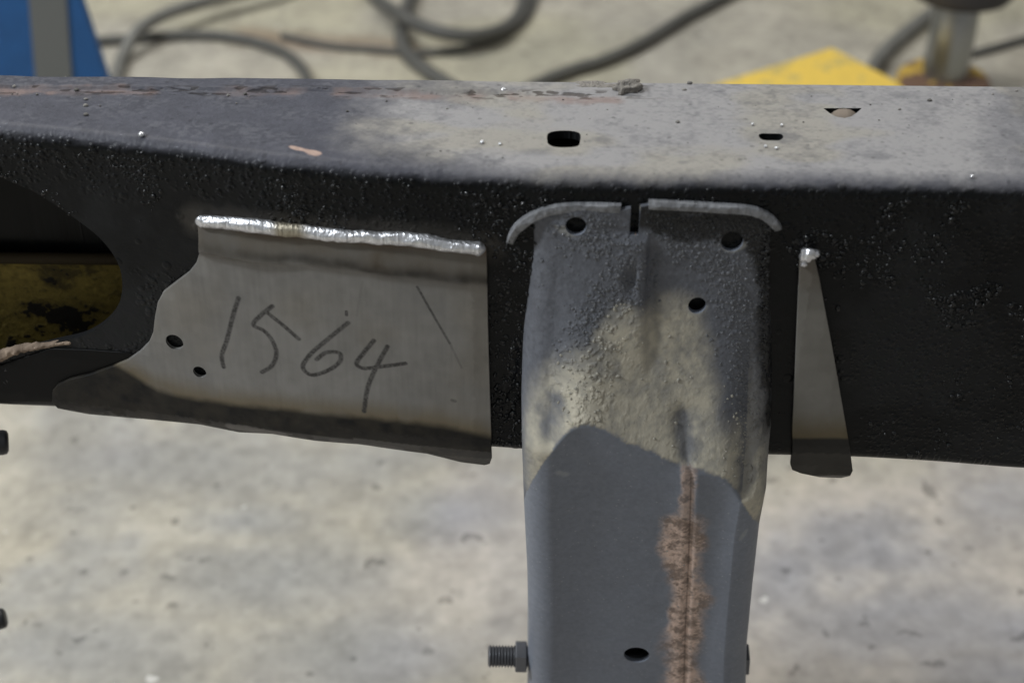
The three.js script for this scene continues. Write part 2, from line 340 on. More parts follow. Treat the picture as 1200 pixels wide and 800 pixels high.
const prismZ = (pts, z0, z1) => new THREE.ExtrudeGeometry(shapeOf(pts), { depth: z1 - z0, bevelEnabled: false }).translate(0, 0, z0);
const prismY = (pts, y0, y1) => new THREE.ExtrudeGeometry(shapeOf(pts.map(([x, z]) => [x, -z])), { depth: y1 - y0, bevelEnabled: false }).rotateX(-Math.PI / 2).translate(0, y0, 0);
const smoothClosed = (pts, n) => new THREE.CatmullRomCurve3(pts.map(([x, y]) => V3(x, y, 0)), true, 'centripetal').getPoints(n).slice(0, -1).map((p) => [p.x, p.y]);
const openingPx = [[-70, 165], [0, 207], [40, 225], [85, 254], [118, 280], [138, 308], [143, 340], [133, 368], [104, 391], [62, 402], [20, 413], [-20, 432], [-75, 440], [-100, 300]];
const opening = smoothClosed(xyF(openingPx, (x) => ZF(x)), 90);
const slotA = smoothClosed(xz([[641, 163], [643, 156], [652, 153.5], [670, 153.5], [679, 156], [680, 164], [677, 171], [666, 172.5], [650, 172], [643, 169]], YT), 40);
const slotB = smoothClosed(xz([[889, 158.5], [892, 156.5], [904, 156.5], [915, 157], [918, 160], [914, 164], [904, 164.5], [893, 163.5]], YT), 32);
const slotC = xz([[965, 126.5], [1010, 126.5], [1005, 131], [998, 136], [990, 138], [980, 136.5], [972, 132]], YT);
add('rail_shell', cut(railShell(), [prismZ(opening, -0.088, 0.06), prismY(slotA, 0.08, 0.12), prismY(slotB, 0.08, 0.12), prismY(slotC, 0.08, 0.12)]), railMat, chassis);
// grimy yellow inner wall seen through the opening
{
  const a = onZ(-70, 297, -0.094), b = onZ(160, 400, -0.094), box = [a.x, b.y - 0.02, b.x - a.x, a.y - b.y + 0.02];
  const t = bake(512, 384, (u, v, o) => {
    const x = u * box[2], y = v * box[3], n = fbm(x * 60, y * 90, 201, 6), m = fbm(x * 400, y * 400, 207, 3);
    const grime = clamp(0.75 * sst(0.44, 0.72, n + 0.4 * (m - 0.5)) + 0.8 * sst(0.62, 0.70, n + 0.35 * (0.55 - v) + 0.2 * (m - 0.5)));
    const fl = 0.5 + 1.0 * m; o[0] = mix(0.30, 0.02, grime) * fl; o[1] = mix(0.225, 0.016, grime) * fl; o[2] = mix(0.05, 0.01, grime) * fl;
    o[3] = 0.7; o[4] = 0; o[5] = 0.4 + 0.4 * (m - 0.5) + 0.3 * grime;
  });
  const top = a.y;
  const g = sheet([[a.x, top], [b.x, top], [b.x, b.y - 0.02], [a.x, b.y - 0.02]], [], 0.003, 0.0004, (x, y) => -0.0945 + 0.002 * sst(top - 0.012, top, y), box, 0.008);
  add('inner_panel', g, baked(t, 0.0008), chassis, 'grimy yellow painted inner wall behind the opening');
  const y2 = onZ(60, 302, -0.09).y;
  add('inner_ledge', new THREE.CapsuleGeometry(0.0035, 0.2, 4, 10).rotateZ(Math.PI / 2).translate((a.x + b.x) / 2, y2, -0.0895), plain(0.05, 0.035, 0.015, 0.8), chassis);
}
// a piece lapped over the foot of the opening, and sandy dirt on the rim
{
  const out = xyF([[-90, 446], [-20, 436], [25, 421], [58, 410], [105, 411.5], [150, 415], [164, 421], [150, 450], [120, 474], [60, 473.5], [-90, 472]], (x) => ZF(x) + 0.002);
  add('lap_plate', sheet(out, [], 0.003, 0.0008, (x) => ZF(x) - 0.0022, [X0, -0.1, XL, 0.3], 0.006), new THREE.MeshPhysicalMaterial({ color: new THREE.Color().setRGB(0.004, 0.004, 0.004), roughness: 0.4, metalness: 0, specularIntensity: 0.3 }), chassis, 'black lapped plate under the opening');
  const rim = [[-40, 432], [0, 417], [25, 408], [55, 404], [85, 400]].map(([a, b]) => onF(a, b, (x) => ZF(x) - 0.001));
  const g = bead(rim, (t, a) => 0.0036 * (0.55 + 0.9 * fbm(t * 26 + 5, a * 1.2 + 3, 301, 3)) * (1.1 - 0.75 * t), 120, 18);
  const tex = bake(256, 128, (u, v, o) => { const n = fbm(u * 60, v * 14, 311, 4); o[0] = mix(0.10, 0.42, n); o[1] = mix(0.07, 0.32, n); o[2] = mix(0.05, 0.24, n); o[3] = 0.95; o[4] = 0; o[5] = n; });
  const p = g.attributes.position, uv = new Float32Array(p.count * 2); for (let i = 0; i < p.count; i++) { uv[i * 2] = (p.getX(i) - X0) * 4 % 1; uv[i * 2 + 1] = (p.getY(i) + 0.2) * 9 % 1; }
  g.setAttribute('uv', new THREE.BufferAttribute(uv, 2));
  add('dirt_crust', g, baked(tex, 0.001), chassis, 'sandy dirt caked on the opening rim');
}

// ------------------------------------------------------------------ the patch plate marked 1564
const wOff = (k) => (x) => ZF(x) + k;
const plateOutPx = [[231, 256], [300, 262], [345, 267], [400, 273], [470, 277], [530, 285], [570, 289], [571, 320], [572, 380], [574, 450], [576, 510], [576.5, 535], [574, 542], [568, 543.5], [540, 540], [500, 530], [455, 524], [420, 519], [370, 515], [320, 507], [280, 505], [235, 496], [195, 492], [150, 488], [105, 484], [68, 477], [62, 470], [62, 457], [68, 450], [82, 443.5], [105, 438], [133, 428], [150, 421], [164, 411], [175, 400], [180, 388], [182, 370], [185, 354], [192, 341], [206, 330], [222, 318], [230, 308], [234, 296], [233, 280]];

const bendLine = xyF([[40, 470], [190, 484], [300, 494], [430, 505], [520, 514], [600, 522]], wOff(0.004));
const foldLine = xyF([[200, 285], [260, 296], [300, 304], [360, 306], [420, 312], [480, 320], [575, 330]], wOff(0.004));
const plateBend = (x, y) => {
  const d = interp(bendLine, x) - y, e = y - interp(foldLine, x);
  let z = ZF(x) + 0.0007;
  if (d > 0) z -= d < 0.008 ? d * d / 0.032 : 0.002 + (d - 0.008) * 0.55;
  const w = 0.6 + 0.8 * vn(x * 28 + 4, 2, 9);
  if (e > -0.005) z += 0.0030 * w * (e < 0 ? sst(-0.005, 0, e) : sst(0.013, 0, e));
  z += 0.0012 * (fbm(x * 14 + 2, y * 14 + 3, 401, 2) - 0.5);
  return z;
};
const plateOut = xyF(plateOutPx, (x, y) => plateBend(x, y) + 0.0012);
const pbox = (() => { const xs = plateOut.map((p) => p[0]), ys = plateOut.map((p) => p[1]); const a = Math.min(...xs) - 0.003, b = Math.min(...ys) - 0.003; return [a, b, Math.max(...xs) + 0.003 - a, Math.max(...ys) + 0.003 - b]; })();
const plateF = (x, y) => plateBend(x, y) + 0.0024;
const hole = (a, b, f, r, ry) => { const p = onF(a, b, f); return ringPts(p.x, p.y, r, ry ?? r); };
const plateGeo = sheet(plateOut, [hole(204.5, 401, plateF, 0.0054), hole(234, 436, plateF, 0.0042)], 0.0024, 0.0004, plateBend, pbox, 0.0032);
const PW = 1024, PH = 704;
const strokeMask = (() => {
  const cv = document.createElement('canvas'); cv.width = PW; cv.height = PH; const c = cv.getContext('2d');
  c.lineCap = c.lineJoin = 'round'; c.strokeStyle = '#fff'; c.fillStyle = '#fff';
  const at = ([a, b]) => { const p = onF(a, b, plateF); return [(p.x - pbox[0]) / pbox[2] * PW, (p.y - pbox[1]) / pbox[3] * PH]; };   // row 0 is v = 0
  const line = (pts, w, alpha) => {
    const q = new THREE.CatmullRomCurve3(pts.map((p) => { const [x, y] = at(p); return V3(x, y, 0); }), false, 'centripetal').getPoints(60);
    c.globalAlpha = alpha; c.lineWidth = w; c.beginPath(); c.moveTo(q[0].x, q[0].y); for (const k of q) c.lineTo(k.x, k.y); c.stroke();
  };
  const hand = [[[279.6, 349], [274, 366.5], [265.7, 399], [260, 417], [262, 430]], [[319, 358.6], [306, 369], [297, 381], [308.7, 387], [319, 399], [324, 415], [318, 429], [307, 436]], [[313, 366], [334, 383], [350, 397]],
    [[408, 378], [385, 396.6], [362, 417], [355, 431], [364, 439], [385, 433.6], [399, 422], [398, 413.7], [382.7, 412.8], [371, 421]], [[438, 399], [426.6, 412.8], [418, 426.6], [424, 431], [450, 429], [475, 425.7]], [[454, 405.8], [440.5, 431], [431, 454], [426.6, 482]]];
  for (const h of hand) { line(h, 12, 0.5); line(h, 8, 0.85); }
  line([[489, 336], [514, 380], [527, 402]], 5.5, 0.75); line([[527, 402], [541, 431]], 5, 0.3);
  line([[406, 365], [406, 369]], 7, 0.9); line([[530, 469], [533, 470]], 9, 0.45); line([[425, 330], [418, 370]], 5, 0.12);
  const px = c.getImageData(0, 0, PW, PH).data, m = new Float32Array(PW * PH);
  for (let i = 0; i < m.length; i++) m[i] = px[i * 4 + 3] / 255;
  return m;
})();
const sootEdge = xyF([[55, 380], [125, 424], [150, 438], [185, 460], [230, 469], [300, 478], [430, 490], [520, 501], [580, 513]], plateF);
const lipBare = xyF([[272, 500], [330, 509]], plateF), lipBare2 = xyF([[390, 517], [470, 527]], plateF);
const plateTex = bake(PW, PH, (u, v, o) => {
  const x = pbox[0] + u * pbox[2], y = pbox[1] + v * pbox[3];
  const n = fbm(x * 26, y * 26, 411, 4), m = fbm(x * 160, y * 160, 419, 3), roll = fbm(x * 600, y * 40, 421, 2);
  let k = 0.92 + 0.40 * (n - 0.5) + 0.20 * (m - 0.5) + 0.12 * (roll - 0.5);
  const brown = 0.35 * sst(0.45, 0.7, fbm(x * 18 + 3, y * 22, 433, 3));
  let r = 0.262 * k, g = 0.256 * k, b = 0.245 * k, rough = 0.46 + 0.25 * (n - 0.5) + 0.1 * (m - 0.5), metal = 0.35; g *= 1 - 0.08 * brown; b *= 1 - 0.22 * brown;
  const d = y - interp(sootEdge, x) + 0.004 * (n - 0.5);
  const tint = sst(0.018, 0.0, d) * 0.8;                       // heat and primer tint next to the painted lip
  r = mix(r, 0.16, tint); g = mix(g, 0.125, tint); b = mix(b, 0.07, tint);
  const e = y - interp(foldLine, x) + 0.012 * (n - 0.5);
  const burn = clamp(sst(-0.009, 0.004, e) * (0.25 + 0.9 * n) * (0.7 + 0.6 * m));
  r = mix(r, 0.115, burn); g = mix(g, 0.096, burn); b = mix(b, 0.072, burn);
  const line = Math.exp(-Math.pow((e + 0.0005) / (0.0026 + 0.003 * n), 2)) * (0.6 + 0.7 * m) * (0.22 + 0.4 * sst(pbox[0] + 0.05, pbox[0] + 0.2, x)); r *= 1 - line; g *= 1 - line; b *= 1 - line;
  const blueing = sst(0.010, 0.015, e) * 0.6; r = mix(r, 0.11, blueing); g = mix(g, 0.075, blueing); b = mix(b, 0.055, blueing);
  const soot = sst(0.004, -0.002, d + 0.002 * (m - 0.5)) * (0.86 + 0.2 * m);
  r = mix(r, 0.011, soot); g = mix(g, 0.0105, soot); b = mix(b, 0.0098, soot); metal *= 1 - soot; rough = mix(rough, 0.42, soot);
  const lb = Math.max(sst(0.0045, 0.0025, segDist(x, y, lipBare) + 0.003 * (m - 0.5)) * 0.7, sst(0.0035, 0.0015, segDist(x, y, lipBare2) + 0.004 * (m - 0.5)) * 0.35);
  r = mix(r, 0.16, lb); g = mix(g, 0.15, lb); b = mix(b, 0.145, lb);
  const grey = sst(0.56, 0.64, fbm(x * 40 + 7, y * 30, 431, 3)) * 0.2 * (1 - soot); r = mix(r, 0.2, grey); g = mix(g, 0.2, grey); b = mix(b, 0.2, grey);
  const s = strokeMask[Math.min(PH - 1, Math.floor(v * PH)) * PW + Math.min(PW - 1, Math.floor(u * PW))] * (0.55 + 0.75 * fbm(x * 900, y * 900, 437, 2));
  const si = clamp(s); r = mix(r, 0.05, si); g = mix(g, 0.047, si); b = mix(b, 0.045, si); metal *= 1 - si;
  o[0] = r; o[1] = g; o[2] = b; o[3] = rough; o[4] = metal; o[5] = 0.5 + 0.2 * (m - 0.5) + 0.1 * (roll - 0.5) + 0.25 * soot * (m - 0.3);
});
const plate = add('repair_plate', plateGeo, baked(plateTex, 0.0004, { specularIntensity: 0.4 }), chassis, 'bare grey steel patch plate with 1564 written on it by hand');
// bright weld bead along its top
const weldTex = bake(1024, 64, (u, v, o) => {
  const n = fbm(u * 130, v * 9, 451, 4), dull = sst(0.40, 0.44, u) * sst(0.53, 0.46, u) * 0.0 + sst(0.26, 0.30, u) * sst(0.42, 0.36, u);
  o[0] = mix(0.80, 0.42, dull) * (0.8 + 0.3 * n); o[1] = mix(0.81, 0.38, dull) * (0.8 + 0.3 * n); o[2] = mix(0.84, 0.30, dull) * (0.8 + 0.3 * n); o[3] = 0.24 + 0.3 * n + 0.15 * dull; o[4] = 0.85; o[5] = n;
});
{
  const path = weldLine.map(([a, b]) => onF(a, b + 1, wOff(0.003)));
  const g = bead(path, (t, a) => 0.0038 * (0.80 + 0.18 * t + 0.44 * (fbm(t * 28 + 3 + 0.5 * Math.sin(a), Math.sin(a) * 2.2 + Math.cos(a) + 9, 461, 4) - 0.42) + 0.03 * Math.abs(Math.sin(t * 62 + 1.2 * Math.cos(a) + 5 * vn(t * 20, 7, 465))) + 0.34 * (vn(t * 9, 3, 463) - 0.5)), 520, 26, 0.85);
  const p = g.attributes.position, uv = new Float32Array(p.count * 2), xa = path[0].x, xb = path[path.length - 1].x;
  for (let i = 0; i < p.count; i++) { uv[i * 2] = (p.getX(i) - xa) / (xb - xa); uv[i * 2 + 1] = clamp((p.getZ(i) - ZF(p.getX(i))) * 80); }
  g.setAttribute('uv', new THREE.BufferAttribute(uv, 2));
  add('weld_bead', g, baked(weldTex, 0.0007), plate, 'bright silver weld bead');
}

// ------------------------------------------------------------------ the pressed bracket
const Z0 = 0.044, ZTOP = 0.0080;
const crease = xyF([[560, 660], [612, 604], [622, 572], [634, 548], [652, 520], [668, 502], [680, 494], [692, 497], [720, 511], [760, 530], [790, 543], [815, 551], [840, 556], [856, 563], [866, 577], [880, 612], [930, 660]], () => Z0);
const creaseY = (x) => { let s = 0; for (let k = -2; k <= 2; k++) s += interp(crease, x + k * 0.003); return s / 5; };
const ridge = [[760, 280], [757, 340], [757, 400], [759, 442]], groove = [[803, 488], [806, 540], [810, 556], [809, 600], [806, 680], [803, 740], [801, 830]];
const frontRaw = (x, y) => {
  const d = y - creaseY(x), s = 0.004;
  const up = ZTOP + (Z0 - ZTOP) * Math.exp(-d / 0.044), dn = Z0 + 0.16 * d;
  if (d > s) return up; if (d < -s) return dn;
  return mix(dn, up, sst(-s, s, d)) - 0.0006 * (1 - Math.abs(d) / s);
};
const ridgeXY = xyF(ridge, frontRaw), grooveXY = xyF(groove, frontRaw);
const byY = (pts, y) => interp([...pts].reverse().map(([a, b]) => [b, a]), y);
const notchP = onF(741, 326, frontRaw), dimpleP = xyF([[800, 490], [803, 535]], frontRaw);
const front = (x, y) => {
  let z = frontRaw(x, y);
  const rx = byY(ridgeXY, y), ry = sst(ridgeXY[3][1] - 0.004, ridgeXY[3][1] + 0.03, y) * sst(ridgeXY[0][1] + 0.004, ridgeXY[0][1] - 0.002, y);
  z += 0.0028 * ry * sst(0.0012, -0.0012, x - rx) * sst(-0.035, -0.004, x - rx) - 0.0026 * ry * sst(ridgeXY[0][1] + 0.002, ridgeXY[0][1] - 0.012, y) * Math.exp(-Math.pow((x - rx - 0.0028) / 0.0036, 2));
  const nx = (x - notchP.x) / 0.004, ny = (y - notchP.y) / 0.007;
  z -= 0.003 * Math.exp(-nx * nx - ny * ny) * (x < notchP.x + 0.002 ? 1 : 0.15);
  const gx = x - byY(grooveXY, y), gy = sst(grooveXY[0][1] + 0.004, grooveXY[0][1] - 0.03, y);
  z -= 0.0016 * gy * Math.exp(-gx * gx / 3.2e-6) - 0.0011 * gy * Math.exp(-gx * gx / 6e-5);
  const dd = segDist(x, y, dimpleP); z -= 0.0022 * Math.exp(-dd * dd / 4e-5);
  z += 0.0010 * (fbm(x * 30 + 3, y * 30 + 3, 501, 3) - 0.5);
  return z;
};
const leftE = [[616, 226], [618, 262], [616, 300], [613, 400], [611, 470], [612, 540], [614, 600], [618, 680], [619, 740], [618, 850]].map(([a, b]) => { const p = onF(a, b, (x, y) => frontRaw(x + 0.01, y) - 0.008); return [p.y, p.x]; }).reverse();
const rightE = [[914, 226], [914, 262], [913, 300], [909, 400], [904, 500], [898, 560], [892, 620], [884, 690], [877, 760], [874, 850]].map(([a, b]) => { const p = onF(a, b, (x, y) => frontRaw(x - 0.01, y) - 0.008); return [p.y, p.x]; }).reverse();
const yTopB = onZ(740, 233, ZTOP).y, yBotB = onF(740, 940, frontRaw).y;
const BB = [-0.0, yBotB, 1, yTopB - yBotB];
function bracketShell(th) {
  const NY = 250, face = 110, corner = 10, side = 6;
  const row = (y, k) => {
    const xl = interp(leftE, y) + k, xr = interp(rightE, y) - k, out = [];
    const wide = clamp((yTopB - y) / 0.03), R = Math.max(mix(0.006, 0.015, wide) - k, 0.001);
    const back = mix(-0.003, -0.034, sst(-0.07, -0.10, y));
    const F = (x) => front(clamp(x, xl + 0.002, xr - 0.002), y) - k;
    const zl = F(xl + R), zr = F(xr - R);
    const bl = Math.min(back, zl - R - 0.001), br = Math.min(back, zr - R - 0.001);
    for (let i = 0; i < side; i++) out.push([xl, mix(bl, zl - R, i / side)]);
    for (let i = 0; i < corner; i++) { const a = Math.PI - i / corner * Math.PI / 2; out.push([xl + R + R * Math.cos(a), zl - R + R * Math.sin(a)]); }
    for (let i = 0; i <= face; i++) { const x = mix(xl + R, xr - R, i / face); out.push([x, F(x)]); }
    for (let i = 1; i <= corner; i++) { const a = Math.PI / 2 - i / corner * Math.PI / 2; out.push([xr - R + R * Math.cos(a), zr - R + R * Math.sin(a)]); }
    for (let i = 1; i <= side; i++) out.push([xr, mix(zr - R, br, i / side)]);
    return out;
  };
  const pos = [], uv = [], idx = []; let n = 0;
  for (const k of [0, th]) for (let j = 0; j <= NY; j++) {
    const y = mix(yTopB, yBotB, j / NY), r = row(y, k); n = r.length;
    r.forEach(([x, z], i) => { pos.push(x, y, z); uv.push(i / (n - 1), 1 - j / NY); });
  }
  const off = (NY + 1) * n;
  for (let j = 0; j < NY; j++) for (let i = 0; i < n - 1; i++) { const a = j * n + i, b = a + 1, c = a + n, d = c + 1; idx.push(a, c, b, b, c, d, a + off, b + off, c + off, b + off, d + off, c + off); }
  const g = new THREE.BufferGeometry(); g.setAttribute('position', new THREE.Float32BufferAttribute(pos, 3)); g.setAttribute('uv', new THREE.Float32BufferAttribute(uv, 2)); g.setIndex(idx); g.computeVertexNormals();
  const strip = (ids, flip) => {
    const p2 = [], u2 = [], id = [];
    for (const a of ids) for (const q of [a, a + off]) { p2.push(pos[q * 3], pos[q * 3 + 1], pos[q * 3 + 2]); u2.push(uv[q * 2], uv[q * 2 + 1]); }
    for (let i = 0; i < ids.length - 1; i++) { const a = i * 2; if (flip) id.push(a, a + 1, a + 2, a + 2, a + 1, a + 3); else id.push(a, a + 2, a + 1, a + 2, a + 3, a + 1); }
    const c = new THREE.BufferGeometry(); c.setAttribute('position', new THREE.Float32BufferAttribute(p2, 3)); c.setAttribute('uv', new THREE.Float32BufferAttribute(u2, 2)); c.setIndex(id); c.computeVertexNormals(); return c;
  };
  const range = (m, f) => Array.from({ length: m }, (_, i) => f(i));
  return mergeGeometries([g, strip(range(n, (i) => i), false), strip(range(n, (i) => NY * n + i), true), strip(range(NY + 1, (j) => j * n), true), strip(range(NY + 1, (j) => j * n + n - 1), false)]);
}
const drill = (a, b, r) => { const p = onF(a, b, frontRaw); return new THREE.CylinderGeometry(r, r, 0.03, 28).rotateX(Math.PI / 2).translate(p.x, p.y, p.z); };
const slotBox = (a, b, c, d) => { const p = onZ(a, b, ZTOP), q = onZ(c, d, ZTOP); return new THREE.BoxGeometry(q.x - p.x, p.y - q.y, 0.03).translate((p.x + q.x) / 2, (p.y + q.y) / 2, ZTOP); };
const rivetHoles = [[675, 265, 0.0052], [858, 283, 0.0056], [817, 358, 0.0046], [746, 767, 0.0078]];
const LIP_L = [[597, 276], [604, 266], [612, 257], [625, 248], [643, 241], [662, 238], [690, 237], [727, 238]], LIP_R = [[759, 233], [800, 235], [850, 238], [880, 241], [897, 248], [908, 259], [912, 272]];
const bracketGeo = cut(bracketShell(0.0032), [...rivetHoles.map((h) => drill(...h)), slotBox(729, 215, 760, 238), slotBox(739.5, 234, 748, 271), prismZ([[540, 300], [596, 277], ...LIP_L.slice(1), ...LIP_R.slice(0, -1), [913, 274], [960, 300], [960, 120], [540, 120]].map(([a, b]) => { const p = onZ(a, b, 0.004); return [p.x, p.y]; }), -0.02, 0.06)]);
// paint, dust and rust on the bracket: u runs across, v up
const holesXY = rivetHoles.slice(0, 3).map(([a, b, r]) => { const p = onF(a, b, frontRaw); return [p.x, p.y, r]; });
const tarShadePts = xyF([[770, 250], [800, 262], [840, 265], [880, 275], [900, 300], [905, 380], [908, 480]], frontRaw);
const roughPts = xyF([[690, 270], [720, 290], [740, 320], [700, 380], [680, 470]], frontRaw), roughPts2 = xyF([[790, 270], [850, 310], [880, 400], [880, 480], [875, 540]], frontRaw);
const dustLow = xyF([[640, 565], [645, 520], [690, 470], [760, 498], [815, 535], [856, 548], [878, 600]], frontRaw), dustMid = xyF([[745, 400], [735, 440], [700, 465], [660, 500]], frontRaw), dustMid2 = xyF([[790, 385], [800, 430], [825, 470], [830, 530]], frontRaw);
const smudges = [xyF([[801, 490], [803, 530]], frontRaw), xyF([[868, 400], [882, 500], [872, 560]], frontRaw), xyF([[640, 500], [650, 470]], frontRaw)];
const seamRust = xyF([[806, 548], [804, 600], [800, 660]], frontRaw), rustBlob = xyF([[803, 618], [799, 650], [806, 700], [800, 740], [797, 800], [797, 840]], frontRaw);
const chips = xyF([[655, 553], [662, 556]], frontRaw), chips2 = xyF([[868, 634], [876, 626]], frontRaw);
const bracketTex = bake(1024, 1536, (u, v, o) => {
  const y = mix(yBotB, yTopB, v), xl = interp(leftE, y), xr = interp(rightE, y);
  const f = (u * 142 - 16) / 110, corner = f < 0 ? -f : f > 1 ? f - 1 : 0, arc = 0.0236 * corner * 11, x = f < 0 ? xl + 0.015 - arc : f > 1 ? xr - 0.015 + arc : mix(xl + 0.015, xr - 0.015, f);
  const n = fbm(x * 34, y * 34, 511, 4), m = fbm(x * 150, y * 150, 521, 4), g2 = fbm(x * 700, y * 700, 531, 2);
  const d = y - creaseY(x) + 0.0026 * (m - 0.5) + 0.002 * (g2 - 0.5), above = sst(-0.0016, 0.0018, d);
  // slate grey paint below, rougher grey primer above
  let r = mix(0.185, 0.125, above) * (0.94 + 0.12 * n), g = mix(0.205, 0.132, above) * (0.94 + 0.12 * n), b = mix(0.248, 0.152, above) * (0.94 + 0.12 * n);
  const gr = 0.75 + 0.5 * fbm(x * 480, y * 480, 517, 3), gw = 0.5 + 0.5 * above; r *= mix(1, gr, gw); g *= mix(1, gr, gw); b *= mix(1, gr, gw);
  // pale road dust settled on the slope
  let dust = Math.max(1.0 * sst(0.030, 0.002, segDist(x, y, dustLow) + 0.02 * (n - 0.5)), 0.92 * sst(0.026, 0.000, segDist(x, y, dustMid) + 0.03 * (n - 0.5)), 0.8 * sst(0.022, 0.000, segDist(x, y, dustMid2) + 0.03 * (n - 0.5)));
  dust = above * clamp(1.2 * dust * (0.30 + 0.75 * fbm(x * 330 + 3, y * 330, 519, 4) + 0.75 * (m - 0.28)));
  for (const q of smudges) dust *= 1 - 0.85 * sst(0.009, 0.001, segDist(x, y, q) + 0.008 * (m - 0.5));
  if (f > 1) dust = Math.max(dust, above * 0.5 * sst(0.10, 0.0, d) * sst(0.16, 0.05, corner));
  dust = clamp(dust);
  r = mix(r, 0.52, dust); g = mix(g, 0.48, dust); b = mix(b, 0.385, dust);
  // tar and undercoat at the top right, plus the shade under the lip painted in black
  const rg = Math.max(sst(0.020, 0.004, segDist(x, y, roughPts) + 0.02 * (n - 0.5)), sst(0.018, 0.003, segDist(x, y, roughPts2) + 0.02 * (n - 0.5))) * above;
  let tarShade = sst(0.015, 0.004, segDist(x, y, tarShadePts) + 0.016 * (n - 0.5) + 0.012 * (m - 0.5));
  if (y > tarShadePts[0][1] && x > ridgeXY[0][0]) tarShade = Math.max(tarShade, 0.95);
  if (f < -0.115 || f > 1.115) tarShade = Math.max(tarShade, above * 0.9);
  r = mix(r, 0.014, tarShade); g = mix(g, 0.0145, tarShade); b = mix(b, 0.016, tarShade);
  const lum = Math.max(sst(0.46, 0.78, fbm(x * 330, y * 330, 541, 3)), 0.7 * lumps(x + 0.002 * (m - 0.5), y + 0.0015 * (n - 0.5), 0.0042, 0.35, 551, 0.06, 0.3));
  const l = lum * clamp(0.15 + 0.9 * rg + 0.8 * tarShade) * above;
  // rust that ran from the seam
  const wob = 0.006 * (m - 0.5) + 0.006 * (n - 0.5), gx = x - byY(grooveXY, y);
  let rust = (1 - above) * Math.max(0.75 * sst(0.0052, 0.0022, segDist(x, y, seamRust) + wob), sst(0.0148, 0.0050, segDist(x, y, rustBlob) + 1.1 * wob + 0.014 * (fbm(x * 70 + 5, y * 45, 559, 5) - 0.5)));
  const pink = sst(0.34, 0.60, 0.75 * m + 0.25 * g2 + 0.25 * (fbm(x * 60, y * 80, 563, 3) - 0.5));
  const gk = 0.8 + 0.4 * g2; r = mix(r, mix(0.30, 0.72, pink) * gk, rust * 0.86); g = mix(g, mix(0.215, 0.53, pink) * gk, rust * 0.86); b = mix(b, mix(0.165, 0.43, pink) * gk, rust * 0.86);
  const crack = Math.exp(-gx * gx / 2.6e-7) * sst(grooveXY[1][1] - 0.004, grooveXY[1][1] - 0.012, y) * (1 - above) * 0.55 * sst(0.3, 0.5, fbm(3, y * 160, 557, 3) + 0.12);
  r = mix(r, 0.06, crack); g = mix(g, 0.04, crack); b = mix(b, 0.03, crack);
  // pale specks and scuffs in the paint
  const sp = lumps(x + 0.0008 * (g2 - 0.5), y, 0.0042, 0.5, 561, 0.03, 0.15) * (1 - above) * sst(0.42, 0.6, fbm(x * 30 + 8, y * 30 + 2, 571, 2)), sc = Math.max(sst(0.003, 0.0006, segDist(x, y, chips) + 0.004 * (m - 0.5)), sst(0.002, 0.0004, segDist(x, y, chips2) + 0.002 * (m - 0.5)));
  const pale = clamp(0.7 * sst(0, 0.05, sp) + 0.7 * sc + 0.12 * (1 - above) * sst(0.5, 0.8, fbm(x * 700, y * 700, 581, 2)) * (0.3 + n));
  r = mix(r, 0.30, pale); g = mix(g, 0.32, pale); b = mix(b, 0.34, pale);
  for (const q of holesXY) { const k = Math.hypot(x - q[0], y - q[1]); if (k < q[2] + 0.0018 && y < q[1]) { const t = 0.5 * sst(q[2] + 0.0018, q[2], k); r = mix(r, 0.4, t); g = mix(g, 0.4, t); b = mix(b, 0.38, t); } }
  o[0] = r; o[1] = g; o[2] = b; o[3] = clamp(mix(0.46, 0.6, above) + 0.3 * dust + 0.35 * rust - 0.22 * tarShade + 0.1 * (m - 0.5), 0.22, 1); o[4] = 0;
  o[5] = 0.25 + 0.55 * l + 0.10 * (m - 0.5) * (0.4 + above + rust * 3) + 0.07 * (g2 - 0.5) * (0.4 + above + 2 * rust) + 0.12 * rust - 0.2 * crack;
});
const bracketMat = baked(bracketTex, 0.0014, { specularIntensity: 0.8 });
const bracket = add('mounting_bracket', bracketGeo, bracketMat, chassis, 'pressed grey bracket with pale dust, slate paint and a rust streak');
{
  const y1 = -0.088, y0 = yBotB - 0.01, a = interp(leftE, -0.14), b = interp(rightE, -0.14);
  add('added_back_sheet', sheet([[a + 0.006, y0], [b - 0.006, y0], [b - 0.004, y1], [a + 0.004, y1]], [], 0.004, 0.0008, () => -0.039, [0, 0, 1, 1], 0.03), plain(0.02, 0.021, 0.023, 0.6), bracket);  // unseen sheet added behind the bracket so its lower hole stays dark
}
